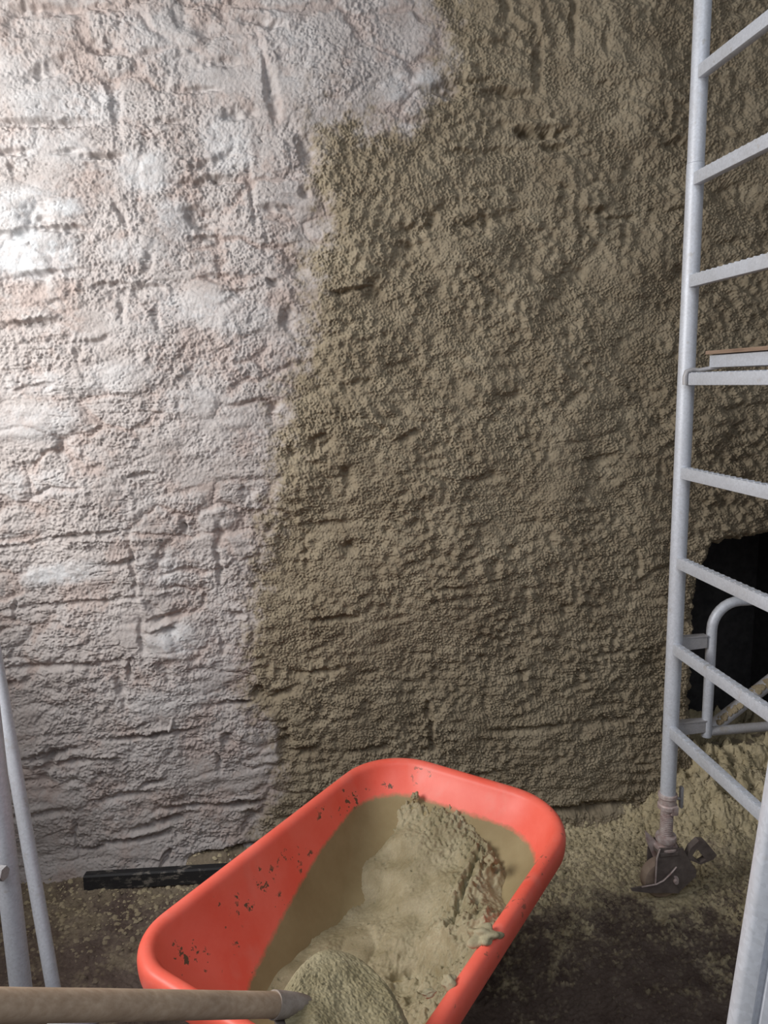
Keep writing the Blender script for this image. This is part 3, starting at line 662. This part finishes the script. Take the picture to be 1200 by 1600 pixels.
# ------------------------------------------------------------------ wheelbarrow
AXU = Vector((.64, .7684, 0)).normalized(); AXV = Vector((AXU.y, -AXU.x, 0))
WC = Vector((.139, 1.457, 0))
def W(s, v, z): return WC+AXU*s+AXV*v+Vector((0, 0, z))
wb = thing('wheelbarrow', WC, 'red plastic wheelbarrow half full of wet mortar standing before the wall', 'wheelbarrow')
HU, HV, RZm = .466, .309, .600
def rrect(s0, s1, v0, v1, rad, n=14, per=10):
    """rounded rectangle, radius per corner; fixed vertex count"""
    pts = []
    cs = [(s1, v1, 0), (s0, v1, PI/2), (s0, v0, PI), (s1, v0, 3*PI/2)]
    rads = rad if isinstance(rad, (list, tuple)) else [rad]*4
    corner = []
    for (s, v, a0), r in zip(cs, rads):
        cx = s-r*(1 if s == s1 else -1); cv = v-r*(1 if v == v1 else -1)
        corner.append([(cx+r*math.cos(a0+PI/2*k/n), cv+r*math.sin(a0+PI/2*k/n)) for k in range(n+1)])
    for i in range(4):
        pts += corner[i]
        p, q = corner[i][-1], corner[(i+1) % 4][0]
        pts += [(p[0]+(q[0]-p[0])*k/per, p[1]+(q[1]-p[1])*k/per) for k in range(1, per)]
    return pts
RADS = [.19, .10, .125, .17]      # front right, rear right, rear left, front left
def floorz(s): return .335+.0*s if s > .2 else .335+(.2-s)*.13
def loop(t, out=0.0):
    """t 0 rim .. 1 bottom"""
    e = t**1.15
    s0 = -HU+.03+(.10)*e-out; s1 = HU-.03-.29*e**.95+out; v0 = -HV+.03+.125*e-out; v1 = HV-.03-.125*e+out
    rad = [max(.03, r-.03+out - (r-.10)*.6*e*.5) for r in RADS]
    return rrect(s0, s1, v0, v1, rad)
NR = 14
rings = []
def rimz(s): return RZm
for off, dz in ((.0265, -.050), (.029, -.030), (.0295, -.014), (.026, -.004), (.019, .0), (.010, -.001), (.003, -.007)):
    rings.append([(s, v, rimz(s)+dz, 0.0) for s, v in loop(0, off)])
for i in range(NR+1):
    t = i/NR; lp = loop(t)
    rings.append([(s, v, rimz(s)-.014 + (floorz(s)-(rimz(s)-.014))*(t**.9), t) for s, v in lp])
lastc = (sum(p[0] for p in rings[-1])/len(rings[-1]), sum(p[1] for p in rings[-1])/len(rings[-1]))
for f in (.92, .75, .5, .25):
    rings.append([(lastc[0]+(s-lastc[0])*f, lastc[1]+(v-lastc[1])*f, floorz(lastc[0]+(s-lastc[0])*f)-.012*(1-f)**.5*.6-.004, 1.0) for s, v, z, t in rings[NR+7]])
n = len(rings[0])
bm = bmesh.new(); VV = []
for rg_ in rings: VV.append([bm.verts.new(W(s, v, z)) for s, v, z, t in rg_])
for A, B in zip(VV, VV[1:]):
    for k in range(n): bm.faces.new((A[k], A[(k+1) % n], B[(k+1) % n], B[k]))
cv_ = bm.verts.new(W(lastc[0], lastc[1], floorz(lastc[0])-.012))
for k in range(n): bm.faces.new((VV[-1][k], VV[-1][(k+1) % n], cv_))
me = bpy.data.meshes.new('tray'); bm.to_mesh(me); bm.free()
co = np.zeros(len(me.vertices)*3, np.float32); me.vertices.foreach_get('co', co); co = co.reshape(-1, 3)
su = (co[:, 0]-WC.x)*AXU.x+(co[:, 1]-WC.y)*AXU.y; sv = (co[:, 0]-WC.x)*AXV.x+(co[:, 1]-WC.y)*AXV.y
thr = np.interp(su, [-.45, -.30, -.10, .10, .25, .46], [.40, .405, .455, .505, .527, .532])
thr = np.where(sv > .1, np.maximum(thr, .50), thr)
res = np.clip(.5+(thr-co[:, 2])/.03*.5*.5, 0, 1)
ringid = np.minimum(np.arange(len(co))//n, 99); res[ringid < 8] = 0
a_ = me.attributes.new('residue', 'FLOAT', 'POINT'); a_.data.foreach_set('value', res.astype(np.float32))
spl = np.where((sv < -.1) & (ringid >= 7), 1.0, .0); spl = np.where((sv > .24), .6, spl)
a_ = me.attributes.new('splash', 'FLOAT', 'POINT'); a_.data.foreach_set('value', spl.astype(np.float32))
tray = link('tray', me, M_TRAY, wb, True, 0)
sd = tray.modifiers.new('thickness', 'SOLIDIFY'); sd.thickness = .004; sd.offset = -1
ss = tray.modifiers.new('smooth', 'SUBSURF'); ss.levels = 1; ss.render_levels = 2

# frame tubes, legs, handles, wheel
for sgn in (-1, 1):
    bm = bmesh.new()
    v = .20*sgn
    path = [W(.46, .05*sgn, .20), W(.40, .07*sgn, .235), W(.22, .13*sgn, .300), W(.0, .17*sgn, .315), W(-.22, .215*sgn, .355), W(-.36, .245*sgn, .43), W(-.47, .265*sgn, .515), W(-.60, .28*sgn, .56), W(-.80, .29*sgn, .585)]
    add_tube(bm, path, .015, 16); rl = prt('handle_tube', bm, M_GALV, wb)
    bm = bmesh.new(); add_tube(bm, [W(-.68, .284*sgn, .571), W(-.82, .291*sgn, .588)], .019, 16); prt('grip', bm, M_TYRE, rl)
    bm = bmesh.new(); add_tube(bm, [W(.02, .17*sgn, .305), W(-.02, .20*sgn, .16), W(-.05, .205*sgn, .02), W(-.09, .205*sgn, .010), W(-.19, .205*sgn, .010), W(-.23, .205*sgn, .03), W(-.26, .22*sgn, .36)], .013, 14)
    prt('leg', bm, M_GALV, wb)
bm = bmesh.new(); add_tube(bm, [W(-.14, -.205, .06), W(-.14, .205, .06)], .010, 12); prt('cross_brace', bm, M_GALV, wb)
bm = bmesh.new()
ws = .44; wr = .185
for i in range(1):
    ring = []
    pts = [W(ws, 0, wr)+(AXU*math.cos(2*PI*k/40)+Vector((0, 0, 1))*math.sin(2*PI*k/40))*(wr-.042) for k in range(40)]
    add_tube(bm, pts, .040, 18, close=True)
wh = prt('wheel', bm, M_TYRE, wb)
bm = bmesh.new(); add_tube(bm, [W(ws, -.02, wr), W(ws, .02, wr)], wr-.075, 32); add_tube(bm, [W(ws, -.055, wr), W(ws, .055, wr)], .011, 14)
prt('wheel_hub', bm, M_GALVD, wh)

# ------------------------------------------------------------------ mortar in the tray
ns, nv = 330, 230
S_, V_ = np.meshgrid(np.linspace(-HU+.03, HU-.03, ns), np.linspace(-HV+.03, HV-.03, nv)); SH = S_.shape; sm = (2*HU-.06)/ns
def uv_of(px, py, z):
    p = onZ(px, py, z)-WC; return p.dot(AXU), p.dot(AXV), z
anch = [(575, 1420, .372, 0), (565, 1330, .395, 0), (560, 1265, .450, 0), (600, 1250, .500, 0), (650, 1243, .533, 1), (700, 1272, .530, 1), (748, 1318, .518, 1), (758, 1345, .500, 1),
        (640, 1300, .500, .25), (690, 1320, .495, .35), (610, 1350, .435, 0), (660, 1390, .440, 0), (700, 1360, .470, .2), (735, 1385, .485, .9), (760, 1400, .47, .1), (745, 1425, .52, .5), (757, 1455, .585, .6), (720, 1440, .50, .9),
        (640, 1440, .415, .05), (600, 1455, .395, .2), (690, 1450, .475, 1), (650, 1485, .455, 1), (690, 1500, .50, 1), (700, 1530, .49, .9), (660, 1530, .43, .8), (640, 1570, .335, .2), (665, 1590, .345, .3), (652, 1550, .345, .2), (640, 1545, .35, .2), (682, 1560, .42, .6),
        (540, 1440, .375, 0), (490, 1465, .380, .1), (520, 1500, .392, .15), (570, 1490, .375, .2), (460, 1490, .378, .1), (410, 1490, .372, .1), (380, 1530, .384, .1), (330, 1545, .385, .1), (450, 1540, .390, .1), (560, 1560, .372, .1), (420, 1620, .380, .1), (560, 1650, .37, .1), (330, 1620, .385, .1),
        (800, 1360, .44, 0), (790, 1410, .44, 0)]
A_ = np.array([uv_of(a[0], a[1], a[2]) + (a[3],) for a in anch])
num = np.zeros(SH); den = np.zeros(SH); rnum = np.zeros(SH)
for s, v, z, r_ in A_:
    d2 = (S_-s)**2+(V_-v)**2; w_ = 1/(d2+.0014)**2.0; num += w_*z; rnum += w_*r_; den += w_
mz = num/den; ro = rnum/den
ro = np.clip(ro, 0, 1)
mz += fld(SH, sm, .10, 61)*.0035+fld(SH, sm, .05, 62)*.0015
mz += ro*(np.maximum(fld(SH, sm, .035, 70, 'frac', bw=1.6), -1.5)*.0045+fld(SH, sm, .040, 63, 'band', bw=.6)*.0030+np.maximum(fld(SH, sm, .016, 64, 'band', bw=.7), -.7)*.0020+fld(SH, sm, (.014, .05), 65, 'band', .6)*.0016+fld(SH, sm, .009, 68, 'band', bw=.7)*.0007)
mz += (1-ro)*fld(SH, sm, .02, 66, 'frac', bw=1.6)*.0006
for (px, py, z_, ru, rv, hh) in ((556, 1476, .375, .085, .055, .020), (432, 1532, .380, .105, .085, .022), (350, 1570, .385, .08, .06, .012)):
    s_c, v_c, _ = uv_of(px, py, z_); r2 = ((S_-s_c)/ru)**2+((V_-v_c)/rv)**2+fld(SH, sm, .05, 69)*.10
    mz = np.maximum(mz, z_-.006+hh*np.sqrt(np.clip(1.08-r2, 0, None))-.03*(r2 > 1.08))
# cracks where the stiff mortar has torn along the ridge
for line, dp in (([(752, 1335), (735, 1360), (724, 1385), (716, 1412), (700, 1440)], .016), ([(742, 1392), (749, 1420), (744, 1447)], .012), ([(612, 1478), (635, 1472), (655, 1480)], .014), ([(690, 1446), (672, 1470), (655, 1492)], .010), ([(700, 1262), (712, 1275), (735, 1288)], .008)):
    q = [uv_of(a, b, .49 if b < 1460 else .45)[:2] for a, b in line]
    dd = np.full(SH, 9.)
    for (ax, ay), (bx_, by_) in zip(q, q[1:]):
        ex, ey = bx_-ax, by_-ay; t = np.clip(((S_-ax)*ex+(V_-ay)*ey)/(ex*ex+ey*ey), 0, 1); dd = np.minimum(dd, np.hypot(S_-ax-t*ex, V_-ay-t*ey))
    dd = dd+fld(SH, sm, .02, 77)*.0035
    mz -= dp*np.exp(-(np.maximum(dd, 0)/.0065)**2); mz += .35*dp*np.exp(-((dd-.016)/.008)**2)
# small pits
pit = fld(SH, sm, .018, 67, 'band'); mz -= np.maximum(pit-1.9, 0)*.006*(1-.5*ro)
# clip by the tray: depth below the inner wall surface
def tray_inner(S, V):
    best = np.full(S.shape, 9.)
    out = np.full(S.shape, RZm)
    for i in range(40, -1, -1):
        t = i/40; e = t**1.15
        s0 = -HU+.03+.10*e; s1 = HU-.03-.29*e**.95; v0 = -HV+.03+.125*e; v1 = HV-.03-.125*e
        rad = [max(.03, r-.03-(r-.10)*.6*e*.5) for r in RADS]
        cx, cv = (s0+s1)/2, (v0+v1)/2
        r = np.where(S > cx, np.where(V > cv, rad[0], rad[3]), np.where(V > cv, rad[1], rad[2]))
        qx = np.abs(S-cx)-((s1-s0)/2-r); qv = np.abs(V-cv)-((v1-v0)/2-r)
        dd = np.hypot(np.maximum(qx, 0), np.maximum(qv, 0))+np.minimum(np.maximum(qx, qv), 0)-r
        fzv = np.where(S > .2, .335, .335+(.2-S)*.13)
        zt2 = (RZm-.014)+(fzv-(RZm-.014))*(t**.9)
        if i == 40: out = np.where(dd < 0, fzv-.005, RZm); done = dd < 0
        else:
            nw = (dd < 0) & ~done; out = np.where(nw, zt2, out); done |= nw
    out = np.where(done, out, RZm+.05)
    return out
TI = tray_inner(S_, V_)
dz = mz-TI
keep = (dz[:-1, :-1] > -.012) & (TI[:-1, :-1] < RZm-.001)
mzz = np.where(dz > 0, mz, TI+dz*.8-.003)
P = WC_np = np.array([WC.x, WC.y, 0])[None, None]+S_[..., None]*np.array(AXU)[None, None]+V_[..., None]*np.array(AXV)[None, None]
P = P+np.stack([np.zeros(SH), np.zeros(SH), mzz], -1)
me = grid_mesh('mortar_heap', P, keep, {})
mo = link('mortar_heap', me, M_MORT, None, True, 0); tag(mo, 'large mass of wet olive brown mortar heaped inside the red wheelbarrow tray', 'mortar', kind=None)

def lump(name, c, r, seed, label, squash=(1, 1, .6), group=None):
    rs = np.random.default_rng(seed)
    bm = bmesh.new(); bmesh.ops.create_icosphere(bm, subdivisions=4, radius=1)
    ph = rs.uniform(0, 6.28, (10, 3)); fr = rs.uniform(1.2, 6.5, (10, 3))
    for v in bm.verts:
        p = v.co.copy(); k = 0
        for a, f in zip(ph, fr): k += math.sin(p.x*f[0]+a[0])*math.sin(p.y*f[1]+a[1])*math.sin(p.z*f[2]+a[2])/ (f.mean())
        q = p*(1+.55*k)*r; v.co = Vector((q.x*squash[0], q.y*squash[1], q.z*squash[2]))+c
    o = mesh_obj(name, bm, M_MORT, None, True, 0); tag(o, label, 'mortar lump', 'mortar lumps on the wheelbarrow tray'); return o
lump('mortar_lump', onZ(757, 1462, .603), .024, 3, 'largest mortar lump draped over the right rim of the wheelbarrow', (1.15, .9, .62))
lump('mortar_lump', onZ(701, 1534, .600), .014, 9, 'round mortar dab stuck on the outside of the rim below the largest lump', (.9, 1, .7))
lump('mortar_lump', onZ(670, 1552, .600), .008, 12, 'tiny crumb of mortar on the rim inner edge, lowest of the lumps', (1.5, 1, .7))
lump('mortar_lump', onZ(767, 1345, .520), .013, 15, 'knob of mortar clinging to the front tray wall beneath the rim', (1, 1.1, 1.0))
lump('mortar_lump', onZ(648, 1244, .548), .010, 18, 'small mortar peak at the top of the heap by the front rim', (1, 1, .9))

# ------------------------------------------------------------------ shovel
hA = atD(-40, 1571, .82); hB = atD(432, 1570, 1.10)
tip_dir = (hB-hA).normalized()
sh = thing('shovel', hB, 'shovel with weathered wooden handle lying across the wheelbarrow rim, blade loaded with mortar', 'shovel')
Ls = (hB-hA).length
def along(t): return hA+tip_dir*t
bm = bmesh.new()
start = hA-tip_dir*.55
add_tube(bm, [start, start+tip_dir*.01]+[along(Ls*k/6) for k in range(0, 7)]+[hB+tip_dir*.03], [.014, .0175]+[.0180, .0180, .0180, .0178, .0176, .0174, .0172, .0165], 28)
hd = prt('handle', bm, M_ASH, sh)
side = tip_dir.cross(Vector((0, 0, 1))).normalized(); nup = side.cross(tip_dir).normalized()
bm = bmesh.new()
s0_ = hB-tip_dir*.006
bend = (tip_dir*.9+Vector((0, 0, -.10))).normalized()
pts = [s0_, s0_+tip_dir*.02, s0_+tip_dir*.045, s0_+tip_dir*.075+Vector((0, 0, -.004)), s0_+tip_dir*.105+Vector((0, 0, -.013)), s0_+tip_dir*.135+Vector((0, 0, -.026))]
add_tube(bm, pts, [.0195, .0185, .0165, .0145, .012, .008], 24)
prt('socket', bm, M_SOCK, sh)
# blade
bc = pts[0]+Vector((0, 0, -.022))
tgt = atD(629, 1562, 1.19)
bdir = (tgt-bc); BL = bdir.length; bdir.normalize()
bside = bdir.cross(Vector((0, 0, 1))).normalized(); bn = bside.cross(bdir).normalized()
nb, mb = 46, 40
def halfw(t):
    if t < .60: return .016+(.128-.016)*math.sin(t/.60*PI/2)**1.05
    q = (t-.60)/.40; return .128*math.sqrt(max(0, 1-q**2.2))
def blade_grid(z_off, k_w=1.0, thick=None, seed=0):
    rows_ = []
    for i in range(nb+1):
        t = i/nb; hw = halfw(t)*k_w; row = []
        for j in range(mb+1):
            u = -1+2*j/mb; y = u*hw; dish = -.020*(1-(y/.128)**2)*math.sin(min(1, t*1.3)*PI*.5)*1.0
            z = dish+z_off
            row.append((t, u, y, z))
        rows_.append(row)
    return rows_
bm = bmesh.new(); vs = [[bm.verts.new(bc+bdir*(t*BL)+bside*y+bn*z) for (t, u, y, z) in r] for r in blade_grid(0)]
for i in range(nb):
    for j in range(mb): 
        try: bm.faces.new((vs[i][j], vs[i+1][j], vs[i+1][j+1], vs[i][j+1]))
        except ValueError: pass
bmesh.ops.remove_doubles(bm, verts=bm.verts, dist=1e-5)
bl_ = prt('blade', bm, M_DARK, sh); so = bl_.modifiers.new('t', 'SOLIDIFY'); so.thickness = .003
# mortar load on the blade
NL = 170
tt, uu = np.meshgrid(np.linspace(.06, .985, NL), np.linspace(-.97, .97, NL), indexing='ij'); SHL = tt.shape
hw = np.vectorize(halfw)(tt); yv = uu*hw
dish = -.020*(1-(yv/.128)**2)*np.sin(np.minimum(1, tt*1.3)*PI*.5)
edge_f = np.clip((1-np.abs(uu)**3), 0, 1)*np.clip((1-tt)/.10, 0, 1)**.6*np.clip((tt-.04)/.2, 0, 1)
th = .023*edge_f**.8
stp = .0014
th += edge_f**.4*(fld(SHL, stp, .05, 71)*.0016+fld(SHL, stp, .02, 72, 'frac', bw=1.6)*.0006)
pit = fld(SHL, stp, .016, 74, 'band'); th -= np.maximum(pit-1.6, 0)*.004*edge_f
zl = dish+np.maximum(th, -.001)+.0015
P = np.array(bc)[None, None]+tt[..., None]*BL*np.array(bdir)+yv[..., None]*np.array(bside)+zl[..., None]*np.array(bn)
me = grid_mesh('mortar_load', P)
ml = link('mortar_load', me, M_MORT, None, True, 0); tag(ml, 'pitted wet mortar heaped on the shovel blade', 'mortar')

# ------------------------------------------------------------------ crumbs and grit on the floor
protos = []
rs = np.random.default_rng(5)
vl, fls = [], []
def crumb(c, r):
    base_ = len(vl)
    ang = rs.uniform(0, 6.28); ca, sa = math.cos(ang), math.sin(ang)
    for k, (x, y, z) in enumerate([(1, 0, 0), (.3, .95, .1), (-.8, .6, 0), (-.8, -.6, .1), (.3, -.95, 0), (0.35, .25, .75), (-.4, .0, .8), (.1, -.45, .7)]):
        s = r*rs.uniform(.7, 1.15); vl.append((c[0]+(x*ca-y*sa)*s, c[1]+(x*sa+y*ca)*s, c[2]+z*s*.8))
    for f in [(0, 1, 5), (1, 2, 6), (1, 6, 5), (2, 3, 6), (3, 4, 7), (3, 7, 6), (4, 0, 7), (0, 5, 7), (5, 6, 7)]:
        fls.append(tuple(base_+q for q in f))
for i in range(15000):
    x = rs.uniform(-1.1, 1.9); y = 2.43-abs(rs.normal(0, .30)) if rs.random() < .85 else rs.uniform(.9, 2.4)
    if rs.random() < .55: x = rs.uniform(.7, 1.9)
    if y < .5: continue
    if x > LX-.12 and x < LX+.1 and abs(y-2.0) < .06: continue
    r = min(.013, rs.exponential(.0032)+.0014)
    crumb((x, y, floor_z(x, y)-r*.15), r)
me = bpy.data.meshes.new('mortar_crumbs'); me.from_pydata(vl, [], fls)
me.attributes.new('mud', 'FLOAT', 'POINT').data.foreach_set('value', np.clip((np.array(vl)[:, 1]-1.9)*1.6+.12, .12, .9).astype(np.float32))
cr = link('mortar_crumbs', me, M_FLOOR, None, True, 0)
tag(cr, 'scattered dried mortar crumbs over the dirt floor along the wall', 'crumbs', kind='stuff')
